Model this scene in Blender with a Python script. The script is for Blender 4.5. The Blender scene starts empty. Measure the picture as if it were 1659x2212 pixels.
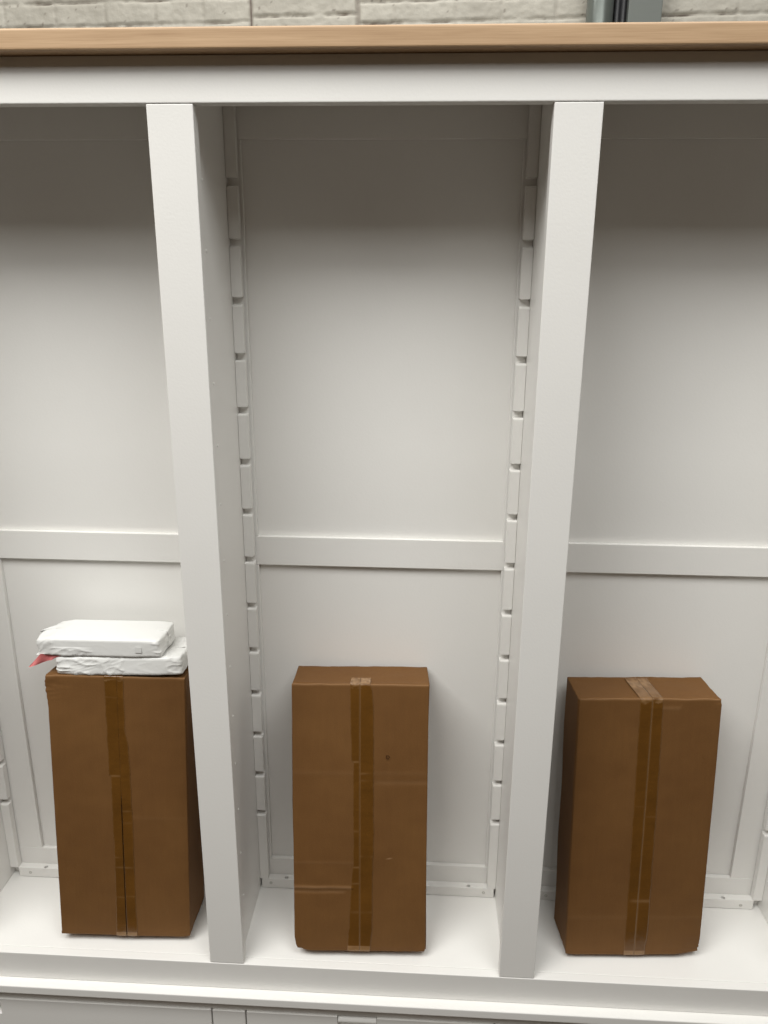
import bpy, bmesh, math, random
from mathutils import Vector, Matrix, noise
R = math.radians
random.seed(7)
scene = bpy.context.scene
COL = scene.collection

# ------------------------------------------------------------------ camera
PITCH, YAW, ROLL = .2936, -.0514, .0065
fwd = Vector((math.sin(YAW)*math.cos(PITCH), math.cos(YAW)*math.cos(PITCH), -math.sin(PITCH)))
rt = Vector((math.cos(YAW), -math.sin(YAW), 0)); up = rt.cross(fwd)
rr = rt*math.cos(ROLL) + up*math.sin(ROLL); uu = up*math.cos(ROLL) - rt*math.sin(ROLL)
cd = bpy.data.cameras.new('camera'); cam = bpy.data.objects.new('camera', cd); COL.objects.link(cam)
cam.matrix_world = Matrix(((rr.x, uu.x, -fwd.x, .4181), (rr.y, uu.y, -fwd.y, -1.2319), (rr.z, uu.z, -fwd.z, 1.3573), (0, 0, 0, 1)))
cd.sensor_fit = 'VERTICAL'; cd.sensor_height = 24; cd.lens = 24*1656.9/2212
cd.clip_start = .02; cd.clip_end = 60
scene.camera = cam

# ------------------------------------------------------------------ light
w = bpy.data.worlds.new('World'); scene.world = w; w.use_nodes = True
bg = w.node_tree.nodes['Background']; bg.inputs[0].default_value = (1, .74, .50, 1); bg.inputs[1].default_value = .066
def area(name, loc, target, sx, sy, power, color):
    l = bpy.data.lights.new(name, 'AREA'); l.shape = 'RECTANGLE'; l.size = sx; l.size_y = sy
    l.energy = power; l.color = color
    o = bpy.data.objects.new(name, l); COL.objects.link(o); o.location = loc
    o.rotation_euler = (Vector(target)-Vector(loc)).to_track_quat('-Z', 'Y').to_euler()
    return o
area('ceiling_light', (-1.2, -1.60, 3.75), (-1.2, -1.50, 0), 2.4, 1.4, 142, (1, .995, .965))
area('ceiling_light', (-1.0, -2.85, 3.75), (-1.0, -2.70, 0), 2.4, 1.0, 38, (1, .995, .965))
area('ceiling_light', (1.5, -1.60, 3.75), (1.5, -1.50, 0), 1.6, 1.4, 64, (.99, 1, .985))
area('ceiling_light', (1.4, -2.85, 3.75), (1.4, -2.70, 0), 1.6, 1.0, 19, (.99, 1, .985))
area('ceiling_light', (.4, -.55, 3.9), (.4, -.5, 0), 2.6, .5, 14, (1, .99, .96))
area('ceiling_light', (.4, .75, 3.9), (.4, .8, 0), 2.2, .5, 26, (1, .98, .94))
scene.view_settings.view_transform = 'Standard'; scene.view_settings.look = 'None'
scene.view_settings.exposure = -.12; scene.view_settings.gamma = 1
scene.view_settings.use_curve_mapping = False

# ------------------------------------------------------------------ materials
def mat(name, color, rough=.5, spec=.5, noise_amt=.04, noise_scale=3., bump=.0, bump_scale=400., stretch=(1, 1, 1), coat=0):
    m = bpy.data.materials.new(name); m.use_nodes = True; nt = m.node_tree; n = nt.nodes; L = nt.links
    b = n['Principled BSDF']; b.inputs['Roughness'].default_value = rough
    b.inputs['Specular IOR Level'].default_value = spec; b.inputs['Coat Weight'].default_value = coat
    tc = n.new('ShaderNodeTexCoord'); mp = n.new('ShaderNodeMapping'); mp.inputs['Scale'].default_value = stretch
    L.new(tc.outputs['Object'], mp.inputs[0])
    t = n.new('ShaderNodeTexNoise'); t.inputs['Scale'].default_value = noise_scale; t.inputs['Detail'].default_value = 6
    L.new(mp.outputs[0], t.inputs['Vector'])
    mx = n.new('ShaderNodeMix'); mx.data_type = 'RGBA'
    c = Vector(color)
    mx.inputs[6].default_value = (*(c*(1-noise_amt)), 1); mx.inputs[7].default_value = (*[min(1, v) for v in c*(1+noise_amt)], 1)
    L.new(t.outputs[0], mx.inputs[0]); L.new(mx.outputs[2], b.inputs['Base Color'])
    if bump:
        t2 = n.new('ShaderNodeTexNoise'); t2.inputs['Scale'].default_value = bump_scale; t2.inputs['Detail'].default_value = 3
        L.new(mp.outputs[0], t2.inputs['Vector'])
        bp = n.new('ShaderNodeBump'); bp.inputs['Strength'].default_value = bump; bp.inputs['Distance'].default_value = .001
        L.new(t2.outputs[0], bp.inputs['Height']); L.new(bp.outputs[0], b.inputs['Normal'])
    m['mix'] = mx.name
    return m
WHITE = mat('white_satin_paint', (.83, .818, .788), .38, .45, .022, 9, .2, 230)
WHITE2 = mat('white_satin_paint_panel', (.83, .818, .788), .42, .4, .02, 6, .18, 230)
HOLE_SHADE = mat('painted_hole_shade', (.10, .09, .08), .9, .1)  # dark colour standing in for the shade down the batten holes
SCREW = mat('screw_metal', (.55, .54, .50), .35, .5)
PAPER = mat('white_foam_wrap', (.77, .77, .75), .32, .5, .02, 12, .25, 120)
RED = mat('red_plastic_film', (.76, .22, .22), .35, .5, .15, 30)
RED.node_tree.nodes['Principled BSDF'].inputs['Transmission Weight'].default_value = .25
BLACK = mat('black_cable', (.018, .018, .02), .35, .5, .2, 20)
STEEL = mat('galvanised_steel', (.17, .19, .175), .28, .6, .10, 14, .15, 90)
STEEL.node_tree.nodes['Principled BSDF'].inputs['Metallic'].default_value = .55
COLUMN = mat('grey_green_paint', (.165, .18, .165), .5, .4, .06, 9, .2, 60)
INK = mat('brown_ink', (.05, .02, .008), .8, .1)

def wood():
    m = bpy.data.materials.new('oak_veneer'); m.use_nodes = True; nt = m.node_tree; n = nt.nodes; L = nt.links
    b = n['Principled BSDF']; b.inputs['Roughness'].default_value = .42
    tc = n.new('ShaderNodeTexCoord'); mp = n.new('ShaderNodeMapping'); mp.inputs['Scale'].default_value = (1.3, 14, 34)
    L.new(tc.outputs['Object'], mp.inputs[0])
    t = n.new('ShaderNodeTexNoise'); t.inputs['Scale'].default_value = 2.2; t.inputs['Detail'].default_value = 7; t.inputs['Roughness'].default_value = .62; t.inputs['Distortion'].default_value = .5
    L.new(mp.outputs[0], t.inputs['Vector'])
    cr = n.new('ShaderNodeValToRGB'); e = cr.color_ramp.elements
    e[0].position = .30; e[0].color = (.43, .278, .157, 1); e[1].position = .66; e[1].color = (.55, .375, .225, 1)
    L.new(t.outputs[0], cr.inputs[0])
    mp2 = n.new('ShaderNodeMapping'); mp2.inputs['Scale'].default_value = (8, 200, 420); L.new(tc.outputs['Object'], mp2.inputs[0])
    t2 = n.new('ShaderNodeTexNoise'); t2.inputs['Scale'].default_value = 1.6; t2.inputs['Detail'].default_value = 4; L.new(mp2.outputs[0], t2.inputs['Vector'])
    cr2 = n.new('ShaderNodeValToRGB'); cr2.color_ramp.elements[0].position = .35; cr2.color_ramp.elements[0].color = (.90, .885, .86, 1)
    cr2.color_ramp.elements[1].position = .55; cr2.color_ramp.elements[1].color = (1, 1, 1, 1); L.new(t2.outputs[0], cr2.inputs[0])
    mx = n.new('ShaderNodeMix'); mx.data_type = 'RGBA'; mx.blend_type = 'MULTIPLY'; mx.inputs[0].default_value = 1
    L.new(cr.outputs[0], mx.inputs[6]); L.new(cr2.outputs[0], mx.inputs[7]); L.new(mx.outputs[2], b.inputs['Base Color'])
    bp = n.new('ShaderNodeBump'); bp.inputs['Strength'].default_value = .15; bp.inputs['Distance'].default_value = .0006
    L.new(t2.outputs[0], bp.inputs['Height']); L.new(bp.outputs[0], b.inputs['Normal'])
    return m
WOOD = wood()

def carton():
    m = bpy.data.materials.new('kraft_cardboard'); m.use_nodes = True; nt = m.node_tree; n = nt.nodes; L = nt.links
    b = n['Principled BSDF']; b.inputs['Roughness'].default_value = .72; b.inputs['Specular IOR Level'].default_value = .25
    tc = n.new('ShaderNodeTexCoord')
    t = n.new('ShaderNodeTexNoise'); t.inputs['Scale'].default_value = 7; t.inputs['Detail'].default_value = 8; L.new(tc.outputs['Object'], t.inputs['Vector'])
    cr = n.new('ShaderNodeValToRGB'); e = cr.color_ramp.elements
    e[0].position = .3; e[0].color = (.142, .064, .0185, 1); e[1].position = .7; e[1].color = (.168, .079, .0235, 1); L.new(t.outputs[0], cr.inputs[0])
    mp = n.new('ShaderNodeMapping'); mp.inputs['Scale'].default_value = (120, 120, 14); L.new(tc.outputs['Object'], mp.inputs[0])
    t2 = n.new('ShaderNodeTexNoise'); t2.inputs['Scale'].default_value = 1; t2.inputs['Detail'].default_value = 3; L.new(mp.outputs[0], t2.inputs['Vector'])
    t3 = n.new('ShaderNodeTexNoise'); t3.inputs['Scale'].default_value = 420; t3.inputs['Detail'].default_value = 2; L.new(tc.outputs['Object'], t3.inputs['Vector'])
    ad = n.new('ShaderNodeMath'); ad.operation = 'ADD'; L.new(t2.outputs[0], ad.inputs[0]); L.new(t3.outputs[0], ad.inputs[1])
    mr = n.new('ShaderNodeMapRange'); mr.inputs[1].default_value = .6; mr.inputs[2].default_value = 1.4; mr.inputs[3].default_value = .95; mr.inputs[4].default_value = 1.05; L.new(ad.outputs[0], mr.inputs[0])
    at = n.new('ShaderNodeAttribute'); at.attribute_name = 'scuff_glint'
    mx = n.new('ShaderNodeMix'); mx.data_type = 'RGBA'; mx.blend_type = 'MULTIPLY'; mx.inputs[0].default_value = 1
    L.new(cr.outputs[0], mx.inputs[6]); L.new(mr.outputs[0], mx.inputs[7])
    m2 = n.new('ShaderNodeMix'); m2.data_type = 'RGBA'; m2.inputs[7].default_value = (.34, .20, .10, 1)
    L.new(at.outputs['Fac'], m2.inputs[0]); L.new(mx.outputs[2], m2.inputs[6]); L.new(m2.outputs[2], b.inputs['Base Color'])
    bp = n.new('ShaderNodeBump'); bp.inputs['Strength'].default_value = .25; bp.inputs['Distance'].default_value = .0006
    L.new(ad.outputs[0], bp.inputs['Height']); L.new(bp.outputs[0], b.inputs['Normal'])
    return m
CARTON = carton()

def tapemat():
    m = bpy.data.materials.new('brown_parcel_tape'); m.use_nodes = True; nt = m.node_tree; n = nt.nodes; L = nt.links
    b = n['Principled BSDF']; b.inputs['Roughness'].default_value = .24; b.inputs['Specular IOR Level'].default_value = .42
    at = n.new('ShaderNodeAttribute'); at.attribute_name = 'scuff_glint'  # pale tape patches, plus the glint painted at the top edge
    tc = n.new('ShaderNodeTexCoord')
    t = n.new('ShaderNodeTexNoise'); t.inputs['Scale'].default_value = 22; t.inputs['Detail'].default_value = 6; L.new(tc.outputs['Object'], t.inputs['Vector'])
    cr = n.new('ShaderNodeValToRGB'); e = cr.color_ramp.elements
    e[0].position = .3; e[0].color = (.108, .045, .0072, 1); e[1].position = .7; e[1].color = (.134, .056, .0092, 1); L.new(t.outputs[0], cr.inputs[0])
    m2 = n.new('ShaderNodeMix'); m2.data_type = 'RGBA'; m2.inputs[7].default_value = (.34, .20, .095, 1)
    L.new(at.outputs['Fac'], m2.inputs[0]); L.new(cr.outputs[0], m2.inputs[6]); L.new(m2.outputs[2], b.inputs['Base Color'])
    bp = n.new('ShaderNodeBump'); bp.inputs['Strength'].default_value = .35; bp.inputs['Distance'].default_value = .002
    t2 = n.new('ShaderNodeTexNoise'); t2.inputs['Scale'].default_value = 60; t2.inputs['Detail'].default_value = 2; L.new(tc.outputs['Object'], t2.inputs['Vector'])
    L.new(t2.outputs[0], bp.inputs['Height']); L.new(bp.outputs[0], b.inputs['Normal'])
    return m
TAPE = tapemat()

def brickmat():
    m = bpy.data.materials.new('painted_brick'); m.use_nodes = True; nt = m.node_tree; n = nt.nodes; L = nt.links
    b = n['Principled BSDF']; b.inputs['Roughness'].default_value = .6
    at = n.new('ShaderNodeAttribute'); at.attribute_name = 'scuff_glint'
    tc = n.new('ShaderNodeTexCoord')
    t = n.new('ShaderNodeTexNoise'); t.inputs['Scale'].default_value = 6; t.inputs['Detail'].default_value = 9; t.inputs['Roughness'].default_value = .65; L.new(tc.outputs['Object'], t.inputs['Vector'])
    cr = n.new('ShaderNodeValToRGB'); e = cr.color_ramp.elements
    e[0].position = .32; e[0].color = (.43, .405, .345, 1); e[1].position = .66; e[1].color = (.56, .535, .465, 1); L.new(t.outputs[0], cr.inputs[0])
    m2 = n.new('ShaderNodeMix'); m2.data_type = 'RGBA'; m2.inputs[7].default_value = (.085, .048, .032, 1)
    L.new(at.outputs['Fac'], m2.inputs[0]); L.new(cr.outputs[0], m2.inputs[6]); L.new(m2.outputs[2], b.inputs['Base Color'])
    bp = n.new('ShaderNodeBump'); bp.inputs['Strength'].default_value = .5; bp.inputs['Distance'].default_value = .003
    t2 = n.new('ShaderNodeTexNoise'); t2.inputs['Scale'].default_value = 70; t2.inputs['Detail'].default_value = 5; L.new(tc.outputs['Object'], t2.inputs['Vector'])
    L.new(t2.outputs[0], bp.inputs['Height']); L.new(bp.outputs[0], b.inputs['Normal'])
    return m
BRICK = brickmat()

# ------------------------------------------------------------------ helpers
def tag(o, label=None, cat=None, group=None, kind=None):
    if label: o['label'] = label
    if cat: o['category'] = cat
    if group: o['group'] = group
    if kind: o['kind'] = kind
    return o
def empty(name, loc=(0, 0, 0)):
    o = bpy.data.objects.new(name, None); o.empty_display_size = .1; o.location = loc; COL.objects.link(o); return o
def link(name, me, m, parent=None, smooth=False):
    me.materials.append(m)
    o = bpy.data.objects.new(name, me); COL.objects.link(o)
    if parent is not None: o.parent = parent
    if smooth:
        for p in me.polygons: p.use_smooth = True
    return o
def from_bm(name, bm, m, parent=None, bevel=0, seg=2, smooth=False):
    if bevel:
        es = [e for e in bm.edges if len(e.link_faces) == 2 and e.calc_face_angle(0) > .5]
        bmesh.ops.bevel(bm, geom=es, offset=bevel, segments=seg, profile=.6, affect='EDGES', clamp_overlap=True)
    bmesh.ops.recalc_face_normals(bm, faces=bm.faces)
    me = bpy.data.meshes.new(name); bm.to_mesh(me); bm.free()
    return link(name, me, m, parent, smooth)
def addbox(bm, x0, x1, y0, y1, z0, z1):
    r = bmesh.ops.create_cube(bm, size=1)
    for v in r['verts']:
        v.co = Vector(((x0+x1)/2+v.co.x*(x1-x0), (y0+y1)/2+v.co.y*(y1-y0), (z0+z1)/2+v.co.z*(z1-z0)))
    return r
def box(name, b, m, parent=None, bevel=.0015, seg=2):
    bm = bmesh.new(); addbox(bm, *b); return from_bm(name, bm, m, parent, bevel, seg)
def cyl(bm, p0, p1, r, n=20):
    p0, p1 = Vector(p0), Vector(p1); d = p1-p0
    res = bmesh.ops.create_cone(bm, cap_ends=True, segments=n, radius1=r, radius2=r, depth=d.length)
    M = Matrix.Translation((p0+p1)/2) @ d.to_track_quat('Z', 'Y').to_matrix().to_4x4()
    bmesh.ops.transform(bm, matrix=M, verts=res['verts'])
def axis(n, h, r):
    """grid coordinates over -h..h, with extra lines close to both ends"""
    e = [-h, -h+r*.35, -h+r]
    k = max(1, n); mid = [-(h-r)+2*(h-r)*i/k for i in range(1, k)]
    return e+mid+[h-r, h-r*.35, h]
def gridbox(hx, hy, hz, r, nx, ny, nz):
    """closed rounded box, dense grid; returns (verts, faces) centred on the origin"""
    X, Y, Z = axis(nx, hx, r), axis(ny, hy, r), axis(nz, hz, r)
    vs = []; ix = {}; fs = []
    def v(i, j, k):
        if (i, j, k) not in ix:
            p = Vector((X[i], Y[j], Z[k]))
            q = Vector((max(-hx+r, min(hx-r, p.x)), max(-hy+r, min(hy-r, p.y)), max(-hz+r, min(hz-r, p.z))))
            d = p-q
            if d.length > 1e-9: p = q+d.normalized()*min(r, max(abs(d.x), abs(d.y), abs(d.z)))
            ix[(i, j, k)] = len(vs); vs.append(p)
        return ix[(i, j, k)]
    a, b, c = len(X)-1, len(Y)-1, len(Z)-1
    for i in range(a):
        for k in range(c):
            fs.append((v(i, 0, k), v(i+1, 0, k), v(i+1, 0, k+1), v(i, 0, k+1)))
            fs.append((v(i, b, k), v(i, b, k+1), v(i+1, b, k+1), v(i+1, b, k)))
        for j in range(b):
            fs.append((v(i, j, 0), v(i, j+1, 0), v(i+1, j+1, 0), v(i+1, j, 0)))
            fs.append((v(i, j, c), v(i+1, j, c), v(i+1, j+1, c), v(i, j+1, c)))
    for j in range(b):
        for k in range(c):
            fs.append((v(0, j, k), v(0, j, k+1), v(0, j+1, k+1), v(0, j+1, k)))
            fs.append((v(a, j, k), v(a, j+1, k), v(a, j+1, k+1), v(a, j, k+1)))
    return vs, fs
def meshobj(name, vs, fs, m, parent=None, smooth=True, attr=None):
    me = bpy.data.meshes.new(name); me.from_pydata([tuple(v) for v in vs], [], fs); me.update()
    if attr is not None:
        a = me.attributes.new('scuff_glint', 'FLOAT', 'POINT'); a.data.foreach_set('value', attr)
    return link(name, me, m, parent, smooth)
def cut(obj_, cutters, m_in=None):
    """subtract cutter shapes (a bmesh) from a finished mesh, leaving no helper behind"""
    me = bpy.data.meshes.new('cut'); cutters.to_mesh(me); cutters.free()
    c = bpy.data.objects.new('cut', me); COL.objects.link(c)
    md = obj_.modifiers.new('b', 'BOOLEAN'); md.operation = 'DIFFERENCE'; md.object = c; md.solver = 'EXACT'; md.use_self = True
    bpy.context.view_layer.update()
    new = bpy.data.meshes.new_from_object(obj_.evaluated_get(bpy.context.evaluated_depsgraph_get()))
    obj_.modifiers.clear(); obj_.data = new; bpy.data.objects.remove(c); bpy.data.meshes.remove(me)

# ------------------------------------------------------------------ bookcase
P = .5957; S = .07                       # bay pitch, stile width
ZT, ZW, TW = 1.604, 1.667, .0287          # rail underside, underside of the oak top, its thickness
YR, YB, YP_ = .2102, .228, .2375           # rack front, back frame front, back panel front
X0, X1 = -P, 2*P+S
bc = empty('bookcase', (.3328, 0, -.0662))
tag(bc, 'tall white painted bookcase with oak top and three empty shelf bays', 'bookcase')
bc_parts = []
def bpart(o): bc_parts.append(o); return o
bm = bmesh.new(); addbox(bm, X0-.02, X1+.02, -.025, .262, ZW, ZW+TW)
bpart(from_bm('oak_top', bm, WOOD, None, .0042, 4))
bpart(box('top_rail', (X0, X1, 0, .0245, ZT, ZW-.0006), WHITE))
bpart(box('ceiling_board', (X0+.0105, X1-.0105, .0247, .2275, 1.645, 1.6655), WHITE))
bpart(box('bottom_rail', (X0, X1, 0, .0183, -.0659, 0), WHITE, None, .0022, 3))
bpart(box('bay_floor', (X0+.0105, X1-.0105, .0186, .246, -.022, -.0008), WHITE))
plugs = []
for i in range(4):
    x = -P+i*P
    bpart(box('stile', (x, x+S, .0004, .0245, .0006, ZT-.0009), WHITE, None, .0016, 3))
    dv = bpart(box('divider', (x+.0097, x+S-.0085, .0248, .2274, -.0004, 1.6448), WHITE, None, .0008, 1))
    # row of little white plugs near the front edge of each divider
    for k in range(14):
        z = .1214+k*.1066
        for sx in (x+.0097, x+S-.0085):
            pb = bmesh.new(); cyl(pb, (sx-.0011, .058, z), (sx+.0011, .058, z), .0024, 12)
            plugs.append((from_bm('plug', pb, WHITE, dv, 0)))
# back: recessed panel and its raised frame
bpart(box('back_panel', (X0+.0105, X1-.0105, YP_, .245, 0, 1.6448), WHITE2, None, 0))
bpart(box('back_rail', (X0+.0105, X1-.0105, YB, YP_-.0003, 1.592, 1.6447), WHITE, None, .0009))
bpart(box('back_rail', (X0+.0105, X1-.0105, YB, YP_-.0003, .797, .858), WHITE, None, .0009))
bpart(box('back_rail', (X0+.0105, X1-.0105, YB-.0006, YP_-.0003, .0005, .0689), WHITE, None, .0009))
def stiles(x0, x1):
    for z0, z1 in ((.0692, .7968), (.8582, 1.5918)):
        bpart(box('back_stile', (x0, x1, YB, YP_-.0003, z0, z1), WHITE, None, .0009))
stiles(-.5257, -.4603); stiles(.0570, .0867); stiles(.5812, .6090); stiles(1.1326, 1.1912)
stiles(-.03, .0); stiles(.667, .69)
# notched shelf-support strips, one profile extruded sideways
ZN0, PIT = 1.5148, .1011
def rack(x0, x1):
    dn, hn = .0138, .0120
    y0, y1 = YR, YB-.0028
    pts = [(y1, .0256), (y0, .0256)]
    for k in range(13, -1, -1):
        z = ZN0-PIT*k
        pts += [(y0, z-.0034), (y0+.0009, z-.0013), (y0+.0030, z), (y0+dn, z), (y0+dn, z+hn), (y0, z+hn+.0015)]
    pts += [(y0, 1.6446), (y1, 1.6446)]
    bm = bmesh.new()
    f = bm.faces.new([bm.verts.new((x0, y, z)) for y, z in pts])
    r = bmesh.ops.extrude_face_region(bm, geom=[f])
    for v in r['geom']:
        if isinstance(v, bmesh.types.BMVert): v.co.x = x1
    es = [e for e in bm.edges if abs(e.verts[0].co.x-e.verts[1].co.x) < 1e-6 and e.verts[0].co.y < y1-1e-4 and e.verts[1].co.y < y1-1e-4]
    bmesh.ops.bevel(bm, geom=es, offset=.0009, segments=2, affect='EDGES', clamp_overlap=True)
    return bpart(from_bm('shelf_support', bm, WHITE, None, 0))
for i in range(3):
    xa = -P+i*P+S-.0085+.0003; xb = -P+(i+1)*P+.0097-.0003
    rack(xa, xa+.0195); rack(xb-.0195, xb)
# battens screwed to the floor at the back
def batten(x0, x1, holes, screws):
    o = bpart(box('floor_batten', (x0, x1, YR+.0006, YB-.0008, .0002, .0253), WHITE, None, .0014, 3))
    cb = bmesh.new()
    for x, y in holes:
        cyl(cb, (x, y, .012), (x, y, .03), .0042, 24)
        r = bmesh.ops.create_cone(cb, cap_ends=True, segments=24, radius1=.0035, radius2=.0062, depth=.0026)
        bmesh.ops.translate(cb, verts=r['verts'], vec=(x, y, .0253))
    cut(o, cb)
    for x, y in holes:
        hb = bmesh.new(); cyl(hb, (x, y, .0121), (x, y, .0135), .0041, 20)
        h = from_bm('hole_shade_disc', hb, HOLE_SHADE, o)  # dark disc at the hole bottom, its shade put into the colour
    for x, z in screws:
        sb = bmesh.new(); cyl(sb, (x, YR-.0004, z), (x, YR+.003, z), .0036, 20)
        s_ = from_bm('screw', sb, SCREW, o, .0006)
        cb = bmesh.new(); addbox(cb, x-.0026, x+.0026, YR-.002, YR+.0008, z-.0006, z+.0006); addbox(cb, x-.0006, x+.0006, YR-.002, YR+.0008, z-.0026, z+.0026)
        cut(s_, cb)
batten(.0650, .5835+.018, [(.1225, .2168), (.5437, .2166)], [(.0865, .0142), (.5780, .0135)])
batten(-.5148, -.006, [(-.4503, .2164), (-.045, .2164)], [(-.487, .0125), (-.02, .013)])
batten(.679, 1.1838, [(.70, .2162), (1.1173, .2160)], [(.72, .013), (1.1560, .0110)])
for o in bc_parts:
    o.parent = bc; o.matrix_parent_inverse = Matrix.Translation(-bc.location)

# ------------------------------------------------------------------ base cabinet
base = empty('base_cabinet', (.3328, .2, -.92))
tag(base, 'white base cabinet with a finger pull under the bookcase, cut off by the bottom edge', 'cabinet')
bp_ = []
bp_.append(box('cabinet_top', (X0-.02, X1+.02, -.0213, .42, -.0868, -.0664), WHITE, None, .0028, 3))
bp_.append(box('carcass', (X0, X1, .10, .41, -.92, -.0871), WHITE))
bp_.append(box('top_frame_rail', (X0, X1, -.0008, .018, -.1226, -.0872), WHITE, None, .0008))
for i in range(4):
    x = -P+i*P-.0018
    bp_.append(box('face_stile', (x, x+.0696, -.0042, .03, -.86, -.1232), WHITE, None, .0014, 3))
for i in range(3):
    xa = -P+i*P+.0708; xb = -P+(i+1)*P-.0050
    c, hw = (-.4945, .0305) if i == 0 else (xa+.2343, .0415)
    dr = box('door', (xa, xb, -.0042, .03, -.85, -.1232), WHITE, None, .0014, 3)
    cb = bmesh.new(); addbox(cb, c-hw, c+hw, -.01, .0135, -.165, -.115); cut(dr, cb)
    hb = bmesh.new(); cyl(hb, (c-hw+.0007, .0052, -.1370), (c+hw-.0007, .0052, -.1370), .0085, 28)
    h = from_bm('finger_pull', hb, WHITE, dr, .001, 2, True)
    bp_.append(dr)
for o in bp_:
    o.parent = base; o.matrix_parent_inverse = Matrix.Translation(-base.location)

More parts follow.
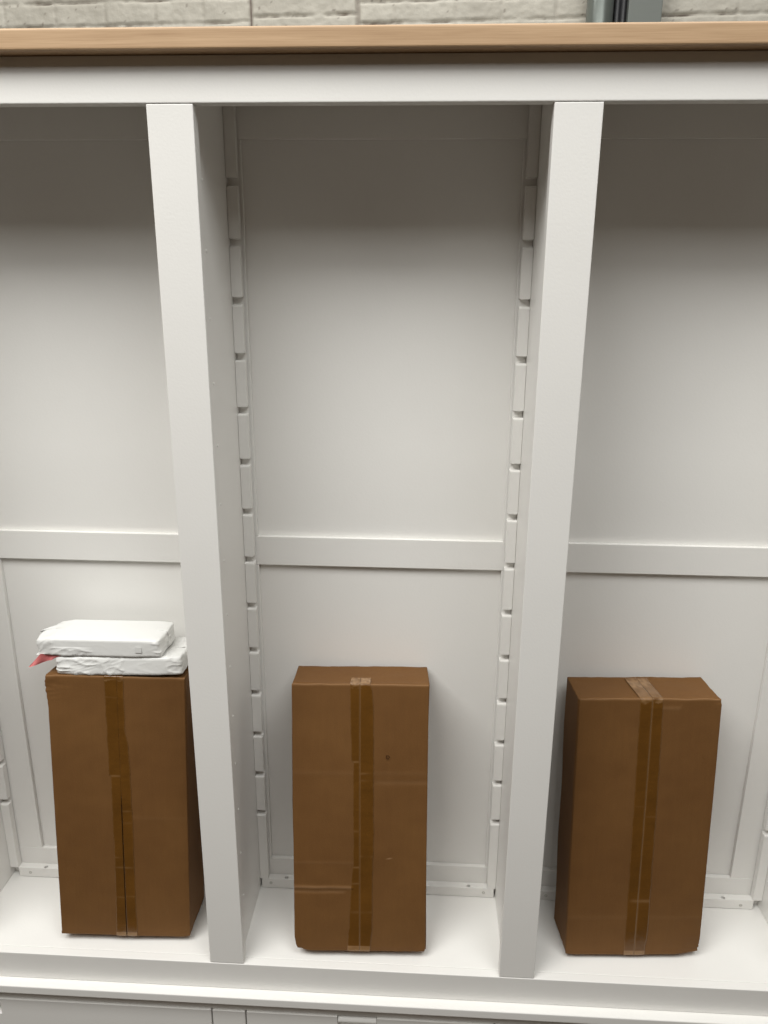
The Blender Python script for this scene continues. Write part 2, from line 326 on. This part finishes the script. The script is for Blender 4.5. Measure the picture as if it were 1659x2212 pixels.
# ------------------------------------------------------------------ cartons
def carton_box(name, label, p, seed, spec):
    x0, y0, yaw, beta, W, H, T, roll = p
    yaw, beta, roll = R(yaw), R(beta), R(roll)
    ex = Vector((math.cos(yaw), math.sin(yaw), 0)); ey = Vector((-math.sin(yaw), math.cos(yaw), 0)); ez = Vector((0, 0, 1))
    u = math.cos(beta)*ez+math.sin(beta)*ey; bk = math.cos(beta)*ey-math.sin(beta)*ez
    u2 = math.cos(roll)*u+math.sin(roll)*ex; e2 = math.cos(roll)*ex-math.sin(roll)*u
    o = Vector((x0, y0, .0006+max(0, W*math.sin(roll))))      # back-bottom-left corner
    root = empty(name)
    # local frame: x across, y towards the back, z up, origin at back-bottom-left
    root.matrix_world = Matrix(((e2.x, bk.x, u2.x, o.x), (e2.y, bk.y, u2.y, o.y), (e2.z, bk.z, u2.z, o.z), (0, 0, 0, 1)))
    tag(root, label, 'cardboard box', 'brown cardboard boxes leaning in the bookcase bays')
    off = Vector((seed*3.1, seed*1.7, seed*5.3))
    def field(x, z):      # outward bulge and dents of the front face, metres, positive = outwards
        d = .0016*noise.noise(Vector((x*9, z*6, 0))+off)+.0006*noise.noise(Vector((x*40, z*30, 4))+off)
        d += .002*max(0, 1-((x/W-.5)*2)**2)*max(0, 1-((z/H-.5)*2)**2)*spec.get('bulge', 1)
        for (zc, xa, xb, a, wd) in spec.get('creases', []):
            if xa <= x/W <= xb: d += a*math.exp(-((z-zc-.003*noise.noise(Vector((x*20, zc, 1))+off))/wd)**2)
        return d
    def crush(v):          # bashed corners
        for (cx, cz, rad, dx, dy, dz) in spec.get('crush', []):
            q = math.hypot((v.x-cx*W), (v.z-cz*H))
            if q < rad and v.y < -T*.3:
                k = (1-q/rad)**1.3*min(1, (-v.y/T-.3)/.5); n_ = noise.noise_vector(v*160+off)*.0022*k
                v.x += dx*k+n_.x; v.y += dy*k+n_.y; v.z += dz*k+n_.z
        return v
    # body
    vs, fs = gridbox(W/2, (T-.0034)/2, H/2, .0022, 22, 10, 60)
    out = []
    for v in vs:
        q = Vector((v.x+W/2, v.y-(T+.0034)/2+.0034+0, v.z+H/2))
        q.y = v.y-(T-.0034)/2
        q.x += .0022*noise.noise(Vector((q.y*9, q.z*7, 8))+off)*(1 if abs(v.x) > W/2-.003 else 0)
        if v.z > H/2-.003:
            q.z += .0016*noise.noise(Vector((q.x*14, q.y*18, 3))+off)+.0009*noise.noise(Vector((q.x*60, q.y*60, 3))+off)
            if abs(v.x) < W/2-.004 and abs(v.y) < (T-.0034)/2-.004: q.z -= .0016
        out.append(crush(q))
    meshobj('carton_body', out, fs, CARTON, root)
    # two front flaps meeting at the taped seam
    sm, gap = spec['seam'], spec['gap']
    for (xa, xb) in ((.0004, sm*W-gap/2), (sm*W+gap/2, W-.0004)):
        hw = (xb-xa)/2; cx = (xa+xb)/2
        vs, fs = gridbox(hw, .00165, H/2-.0002, .0011, 16, 1, 230)
        out = []; sc = []
        for v in vs:
            q = Vector((v.x+cx, v.y-T+.0017, v.z+H/2))
            s = 0
            q.y -= field(q.x, q.z)
            edge = min(q.z, H-q.z)
            if edge < .003: q.y += (1-edge/.003)*.0008; s = max(s, .4*(1-edge/.003))
            if q.z > H-.004: q.z += .0012*noise.noise(Vector((q.x*30, 0, 9))+off)
            for (zc, xa_, xb_, a, wd) in spec.get('creases', []):
                if xa_ <= q.x/W <= xb_: s = max(s, (abs(a)/.0012)*.5*math.exp(-((q.z-zc)/wd)**2))
            for (mx_, mz_, mr) in spec.get('nicks', []):
                if math.hypot(q.x-mx_*W, (q.z-mz_*H)*1.8) < mr: s = .8
            out.append(crush(q)); sc.append(min(1, s))
        meshobj('flap', out, fs, CARTON, root, True, sc)
    # parcel tape, following the same surface, over the top edge and down to the bottom
    L_, R_ = spec['tl'], spec['tr']
    def lerp(tab, t):
        for (a, va), (b, vb) in zip(tab, tab[1:]):
            if a <= t <= b: return va+(vb-va)*(t-a)/(b-a) if b > a else vb
        return tab[-1][1]
    nz = 380; nc = 14
    for side in (0, 1):
        vs = []; fs = []; sc = []
        rows = [-(.0022+spec['over']*(1-i/12)) for i in range(12)]+[i/nz for i in range(nz+1)]   # t<0 on the top face
        for t in rows:
            tt = max(0, t)
            a = lerp(L_, tt)*W if side == 0 else sm*W+(.0002 if gap < .002 else gap*.36)
            b = sm*W-(.0002 if gap < .002 else gap*.36) if side == 0 else lerp(R_, tt)*W
            e_ = .0011*noise.noise(Vector((tt*24, side*5, 2))+off)+.0005*noise.noise(Vector((tt*90, side*5, 7))+off)
            if side == 0: a += e_
            else: b += e_
            if spec.get('bridge'):
                kk = max(0, min(1, (tt-spec['bridge'])/.08)); gg = gap*.36*kk+.00005
                if side == 0: b = sm*W-gg
                else: a = sm*W+gg
            for c in range(nc+1):
                x = a+(b-a)*c/nc
                if t < 0:
                    yy = -T+(-t)-.0022; zz = H+.0006+.0016*noise.noise(Vector((x*14, yy*18, 3))+off)+.0009*noise.noise(Vector((x*60, yy*60, 3))+off)+.0006*abs(noise.noise(Vector((x*160, yy*160, 1))))
                    x += spec.get('toplean', 0)*(-t)
                    s = .34+.3*noise.noise(Vector((x*70, yy*50, 5))+off)
                    lo, hi = spec.get('toppale', (0, 0))
                    if lo < -t < hi: s += .25+.7*noise.noise(Vector((x*150, yy*90, 5))+off)
                else:
                    z = H*(1-t); yy = -T-.0006-field(x, z)
                    edge = min(z, H-z)
                    if edge < .003: yy += (1-edge/.003)*.0008
                    yy += .0001*noise.noise(Vector((x*50, z*200, 2)))
                    zz = z if t > 0 else H+.0004
                    s = 0
                    for (sd, tc, wd, am) in spec['bands']:
                        am = am*.85*max(.1, .6+1.3*noise.noise(Vector((x*45, tc*17, 3))+off))
                        if sd in (side, 2): s = max(s, am*math.exp(-((t-tc-.0015*noise.noise(Vector((x*60, tc*9, 1))))/wd)**2))
                    dse = (x-a)/W if side == 1 else (b-x)/W
                    s = max(s, spec.get('seamline', 0)*math.exp(-(dse/.004)**2))
                    if t > 1-spec['foot']: s = .55+.3*noise.noise(Vector((x*50, z*120, 5)))
                    if t < .014+.010*noise.noise(Vector((x*80, side*3, 2))+off): s = max(s, .25+.6*noise.noise(Vector((x*90, z*160, 5))+off))  # pale colour painted in for sparkle along the tape's top front edge
                    ed2 = (x-a)/W if side == 0 else (b-x)/W
                    s = max(s, .22*math.exp(-(ed2/.004)**2))
                vs.append(crush(Vector((x, yy, zz)))); sc.append(max(0, min(1, s)))
        n1 = nc+1
        for r_ in range(len(rows)-1):
            for c in range(nc):
                i = r_*n1+c; fs.append((i, i+n1, i+n1+1, i+1))
        # give the film a thickness
        k = len(vs); nv = [v+Vector((0, .0002, -.0002 if i < 12*n1 else 0)) for i, v in enumerate(vs)]
        vs2 = vs+nv; fs2 = fs+[tuple(k+j for j in reversed(f)) for f in fs]
        nr = len(rows)
        for r_ in range(nr-1):
            i = r_*n1; fs2.append((i, i+k, i+n1+k, i+n1)); j = i+nc; fs2.append((j, j+n1, j+n1+k, j+k))
        meshobj('tape', vs2, fs2, TAPE, root, True, sc+sc)
    return root

b1 = carton_box('cardboard_box', 'brown box under the two white wrapped packages, dark gap in its tape', (-.3352, .1585, 3.12, 5.54, .2736, .5889, .1254, 1.35), 1,
    dict(seam=.508, gap=.0026, bridge=.42, over=.03, foot=.018, bulge=.6,
         tl=[(0, .415), (.1, .415), (.3, .424), (.36, .424), (.365, .436), (.6, .438), (.62, .442), (1, .43)],
         tr=[(0, .555), (.20, .556), (.25, .575), (.5, .586), (.9, .588), (1, .59)],
         bands=[(0, .365, .003, .35), (0, .075, .002, .25), (1, .50, .003, .3), (1, .545, .004, .22), (0, .68, .003, .3), (2, .72, .003, .3), (0, .84, .003, .3), (1, .835, .003, .35), (0, .955, .003, .2)],
         crush=[(0, .965, .05, -.006, .002, -.003), (0, 0, .012, -.001, 0, .001), (1, 0, .014, -.001, .001, .001)],
         creases=[(.28, .56, 1, .0001, .004)], nicks=[(.82, .55, .0016), (.12, .18, .0012)]))
b2 = carton_box('cardboard_box', 'brown box standing alone in the middle bay with a pale crease across its lower left', (.1680, .1293, 2.49, 8.82, .2728, .5806, .1076, -.12), 2,
    dict(seam=.498, gap=.0008, over=.035, foot=.022, bulge=1, seamline=.42, toppale=(.002, .05),
         tl=[(0, .425), (.02, .425), (.27, .436), (.28, .449), (.66, .449), (.72, .435), (.9, .418), (.93, .41), (1, .405)],
         tr=[(0, .572), (.02, .585), (.08, .60), (.6, .602), (.75, .595), (.92, .592), (1, .575)],
         bands=[(0, .278, .003, .4), (1, .32, .0035, .3), (1, .345, .0035, .3), (0, .535, .004, .3), (1, .63, .004, .3), (0, .672, .003, .4), (2, .845, .005, .22), (0, .735, .003, .3)],
         crush=[(0, 0, .035, .005, .003, .006), (1, 0, .010, -.001, .001, .001)],
         creases=[(.1452, 0, .45, .0011, .0028), (.135, .0, .4, -.0006, .003), (.395, 0, 1, .00015, .005), (.375, .6, 1, -.0003, .005), (.2, .0, .5, .0002, .003)],
         nicks=[(.725, .363, .0028), (.71, .119, .0014)]))
b3 = carton_box('cardboard_box', 'brown box at the right showing its left side, pale scuffed tape on its top', (.7312, .1586, 3.11, 5.68, .2790, .5720, .1070, -.21), 3,
    dict(seam=.512, gap=.0008, over=.098, foot=.02, bulge=1.5, seamline=.5, toppale=(.058, .098),
         tl=[(0, .425), (.3, .427), (.8, .435), (1, .433)],
         tr=[(0, .588), (.5, .595), (.8, .60), (.93, .60), (.96, .59), (1, .592)],
         bands=[(2, .775, .006, .45), (1, .44, .003, .14), (0, .4, .003, .1)],
         crush=[(1, 0, .05, -.001, .005, .005), (0, 0, .014, .001, .001, .001), (0, 1, .025, .0005, .001, -.001), (1, 1, .02, -.001, .0015, -.0015)],
         nicks=[(.2, .62, .0014), (.86, .3, .0016), (.3, .12, .0012)], creases=[(.553, .5, .72, .0004, .004), (.09, .0, 1, .00015, .005)]))
# small printed mark on the middle box
tx = bpy.data.curves.new('mark', 'FONT'); tx.body = 'D'; tx.size = .011; tx.extrude = .00015
to = bpy.data.objects.new('mark', tx); COL.objects.link(to); bpy.context.view_layer.update()
me = bpy.data.meshes.new_from_object(to.evaluated_get(bpy.context.evaluated_depsgraph_get())); bpy.data.objects.remove(to)
mk = link('printed_mark', me, INK, b2); mk.location = (.2728*.69, -.1076-.0036, .5806*.735); mk.rotation_euler = (R(90), R(-6), 0)

# ------------------------------------------------------------------ white wrapped packages
def package(name, label, M, hx, hy, hz, seed, spec):
    off = Vector((seed*2.3, seed*4.1, seed))
    vs, fs = gridbox(hx, hy, hz, spec['r'], 90, 36, 22)
    out = []
    for v in vs:
        q = v.copy()
        # baggy ends with folds
        for sgn, amt in ((-1, spec['left']), (1, spec['right'])):
            k = max(0, (sgn*v.x-(hx-.045))/.045)
            if k > 0:
                fo = (noise.noise(Vector((v.x*10, v.y*24, v.z*38))+off)+.22*abs(noise.noise(Vector((v.x*50, v.y*50, v.z*90))+off)))
                q.x += sgn*amt*k*(.5+fo); q.z += .010*k*fo*amt/.02; q.y += .006*k*fo*amt/.02
                q.z += spec.get('droop', 0)*k*k*(1 if sgn < 0 else .3)
                q.y += (.012*k*k)*(1 if v.y < 0 else -1)*(amt/.02)
        # film wrinkles: ridged noise, strongest along the lower front
        rd = 1-abs(noise.noise(Vector((v.x*24+v.z*38, v.y*22, v.z*46-v.x*10))+off*1.3))*2
        rd2 = 1-abs(noise.noise(Vector((v.x*60-v.z*90, v.y*60, v.z*60))+off))*2
        amp = spec['wr'](v.x/hx, v.y/hy, v.z/hz)
        n = Vector((v.x/hx, v.y/hy, v.z/hz)); n = Vector((n.x**7, n.y**5, n.z**5))
        n = n.normalized() if n.length > 0 else n
        q += n*amp*(.0042*max(0, rd)**3+.0016*max(0, rd2)**2-.0012)
        out.append(q)
    o = meshobj(name, out, fs, PAPER, None, True)
    o.matrix_world = M
    tag(o, label, 'wrapped package', 'white foam wrapped packages on a cardboard box')
    return o
Tm = Matrix.Translation; Rx = lambda a: Matrix.Rotation(R(a), 4, 'X'); Rz = lambda a: Matrix.Rotation(R(a), 4, 'Z'); Ry = lambda a: Matrix.Rotation(R(a), 4, 'Y')
package('wrapped_package', 'lower white wrapped package, resting directly on the cardboard box',
        Tm((-.1760, .1560, .6187)) @ Rz(1.5) @ Ry(-.9) @ Rx(-5.0), .1215, .0575, .0195, 1,
        dict(r=.006, left=.006, right=.008, wr=lambda x, y, z: (.42 if (x < .1 and y < -.5) else .08)+(.3 if x > .8 else 0)+(.25 if x < -.8 else 0)))
package('wrapped_package', 'upper white wrapped package with a crumpled left end, on top of the other package',
        Tm((-.2120, .1480, .6610)) @ Rz(.5) @ Ry(-.3) @ Rx(-2.0), .1200, .0500, .0190, 2,
        dict(r=.005, left=.016, right=.006, droop=-.007, wr=lambda x, y, z: (.55 if x < -.72 else .03)+(.35 if (x < -.1 and z < 0 and y < -.5) else 0)+(.3 if x > .9 else 0)))
# small square of clear tape on the upper package
tp = box('tape_square', (-.0065, .0065, -.0003, .0003, -.006, .006), mat('clear_tape_square', (.71, .71, .69), .3), None, 0)
up_ = [o for o in bpy.data.objects if o.name == 'wrapped_package.001'][0]
tp.parent = up_; tp.location = (.082, -.0512, -.001)

# red film flag between the packages
def film(name, label, pts, m, th=.0005):
    bm = bmesh.new(); n = 10
    rows = []
    for i in range(n+1):
        t = i/n; a = Vector(pts[0]).lerp(Vector(pts[1]), t); b = Vector(pts[2]).lerp(Vector(pts[3]), t)
        rows.append([bm.verts.new(a.lerp(b, j/6)+Vector((0, .004*math.sin(j*1.1+i*.5), .0015*math.sin(i*.9)))) for j in range(7)])
    for i in range(n):
        for j in range(6): bm.faces.new((rows[i][j], rows[i][j+1], rows[i+1][j+1], rows[i+1][j]))
    bmesh.ops.recalc_face_normals(bm, faces=bm.faces)
    r = bmesh.ops.extrude_face_region(bm, geom=list(bm.faces))
    for v in r['geom']:
        if isinstance(v, bmesh.types.BMVert): v.co += Vector((0, th, th*.3))
    return from_bm(name, bm, m, None, 0, smooth=True)
fl = film('red_plastic_flag', '', [(-.3600, .098, .6130), (-.2800, .105, .6440), (-.3585, .098, .6140), (-.3000, .125, .6452)], RED)
# tip to base: top edge tucked under the upper package, lower edge rising to it
bm = bmesh.new()
def tri(pts, th):
    vs = [bm.verts.new(p) for p in pts]; bm.faces.new(vs)
bpy.data.objects.remove(fl)
n = 14; vs = []; fs = []
tip = Vector((-.3560, .100, .6165)); a0 = Vector((-.3285, .103, .6462)); a1 = Vector((-.2850, .103, .6440)); a2 = Vector((-.3010, .106, .6360)); a3 = Vector((-.3140, .102, .6300))
edge_top = [tip, a0, a1]; edge_low = [tip, a3, a2]
def pl(e, t):
    t *= len(e)-1; i = min(int(t), len(e)-2); return e[i].lerp(e[i+1], t-i)
for i in range(n+1):
    for j in range(5):
        p = pl(edge_top, i/n).lerp(pl(edge_low, i/n), j/4); p = p+Vector((0, .0035*math.sin(i*.7+j*.9), 0)); vs.append(p)
for i in range(n):
    for j in range(4): k = i*5+j; fs.append((k, k+1, k+6, k+5))
k0 = len(vs); vs += [v+Vector((0, .0005, 0)) for v in vs]; fs += [tuple(k0+q for q in reversed(f)) for f in fs]
bm.free()
tag(meshobj('red_plastic_flag', vs, fs, RED, None, True), 'pointed scrap of red film sticking out left between the two white packages', 'plastic film')

# ------------------------------------------------------------------ background: painted brick wall, pipe, cable, column
WA = math.atan(.055)
def wall_pt(u, z, d=0):      # u along the wall from x=.35, d outwards to the viewer
    return Vector((.35+u*math.cos(WA)-d*math.sin(WA), 1.2-u*math.sin(WA)-d*math.cos(WA), z))
HX = .0005
nu, nzz = 760, 150; u0, u1 = -1.9, 1.9; z0, z1 = 1.85, 2.45
# horizontal joints (height at the wall) for the three stretches of masonry
stretch = [(-9, -.445, [2.0552+.0600*k for k in range(-3, 8)], [-1.33, -1.18, -1.0256, -.8734, -.7231, -.5843]),
           (-.445, -.140, [2.0665+.062*k for k in range(-3, 7)], []),
           (-.140, 9, [2.0432+.0515*k for k in range(-3, 8)], [-.037, .133, .2556, .4042, .56, .70, .88, 1.05, 1.2, 1.4])]
vs = []; fs = []; sc = []
for iz in range(nzz+1):
    z = z0+(z1-z0)*iz/nzz
    for iu in range(nu+1):
        u = u0+(u1-u0)*iu/nu
        zz = z+.0025*noise.noise(Vector((u*9, z*9, 3)))+.0022*noise.noise(Vector((u*38, z*38, 5)))
        uq = u+.003*noise.noise(Vector((u*20, z*20, 9)))
        st = [s for s in stretch if s[0] <= uq < s[1]][0]
        ci = min(range(len(st[2])), key=lambda i: abs(zz-st[2][i])); dz = abs(zz-st[2][ci])
        irr = .55+.75*noise.noise(Vector((u*14, st[2][ci]*31, 2)))+.35*noise.noise(Vector((u*60, 2, 2)))
        irr = max(.05, min(1.2, irr))
        jd = math.exp(-(dz/.0034)**2)*irr
        course = int(round((zz-1.5)/.07))
        vj = 0
        for v_ in st[3]:
            vv = v_ if course % 2 == 0 else v_+.0
            vj = max(vj, .42*math.exp(-((uq-vv)/.004)**2)*(.6+.8*noise.noise(Vector((z*50, v_*9, 2)))))
        ck = .95*math.exp(-((uq+.445+.003*noise.noise(Vector((z*60, 0, 0))))/.0035)**2)
        gr = .75*max(0, 1-abs(uq+.140)/.0065)**.4 if abs(uq+.140) < .0065 else 0
        j = max(jd, vj, ck, gr*.8)
        d = -.009*j+.0022*noise.noise(Vector((u*16, z*16, 1)))+.0010*noise.noise(Vector((u*70, z*70, 1)))
        vs.append(wall_pt(u, z, d)); pit = 1 if (noise.noise(Vector((u*85, z*85, 11))) > .62) else 0
        sc.append(max(0, min(1, (jd-.38)*1.6) if jd > .38 else 0, ck, vj*.45, gr*.75, pit*.5))
for iz in range(nzz):
    for iu in range(nu):
        i = iz*(nu+1)+iu; fs.append((i, i+1, i+nu+2, i+nu+1))
# close it to a wall with thickness
k = len(vs)
top = [iz for iz in range(k-nu-1, k)]; bot = list(range(nu+1))
cn = [wall_pt(u0, -1, 0), wall_pt(u1, -1, 0), wall_pt(u1, -1, -.2), wall_pt(u0, -1, -.2), wall_pt(u0, 3.6, 0), wall_pt(u1, 3.6, 0), wall_pt(u1, 3.6, -.2), wall_pt(u0, 3.6, -.2)]
vs += cn; sc += [0]*8
fs.append(tuple(reversed(bot))+(k, k+1)); fs.append(tuple(top)+(k+5, k+4))
fs += [(k, k+3, k+2, k+1), (k+3, k+7, k+6, k+2), (k+7, k+4, k+5, k+6), (k+1, k+2, k+6, k+5), (k, k+4, k+7, k+3)]
wl = meshobj('brick_wall', vs, fs, BRICK, None, True, sc)
tag(wl, 'painted off white brick wall with dark cracked joints behind the bookcase', 'wall')

def u_of(x): return (x-.35)/math.cos(WA)
bm = bmesh.new(); c = wall_pt(.515, 0, .04); cyl(bm, (c.x, c.y, -1), (c.x, c.y, 3.6), .035, 48)
tag(from_bm('steel_pipe', bm, STEEL, None, 0, smooth=True), 'shiny round grey metal pipe against the brick wall, left of the black cable', 'pipe')
bm = bmesh.new()
for uu_, r_ in ((.5610, .0085), (.5770, .0095)):
    c = wall_pt(uu_, 0, .035); cyl(bm, (c.x, c.y, -1), (c.x, c.y, 3.6), r_, 24)
tag(from_bm('black_cable', bm, BLACK, None, 0, smooth=True), 'thick black cable pair running up between the grey pipe and the green grey column', 'cable')
bm = bmesh.new(); addbox(bm, -.043, .043, -.03, .03, -1, 3.6)
o = from_bm('steel_column', bm, COLUMN, None, .002)
c = wall_pt(.6280, 0, .036); o.location = (c.x, c.y, 0); o.rotation_euler.z = -WA
tag(o, 'flat green grey painted column against the brick wall, right of the black cable', 'column')
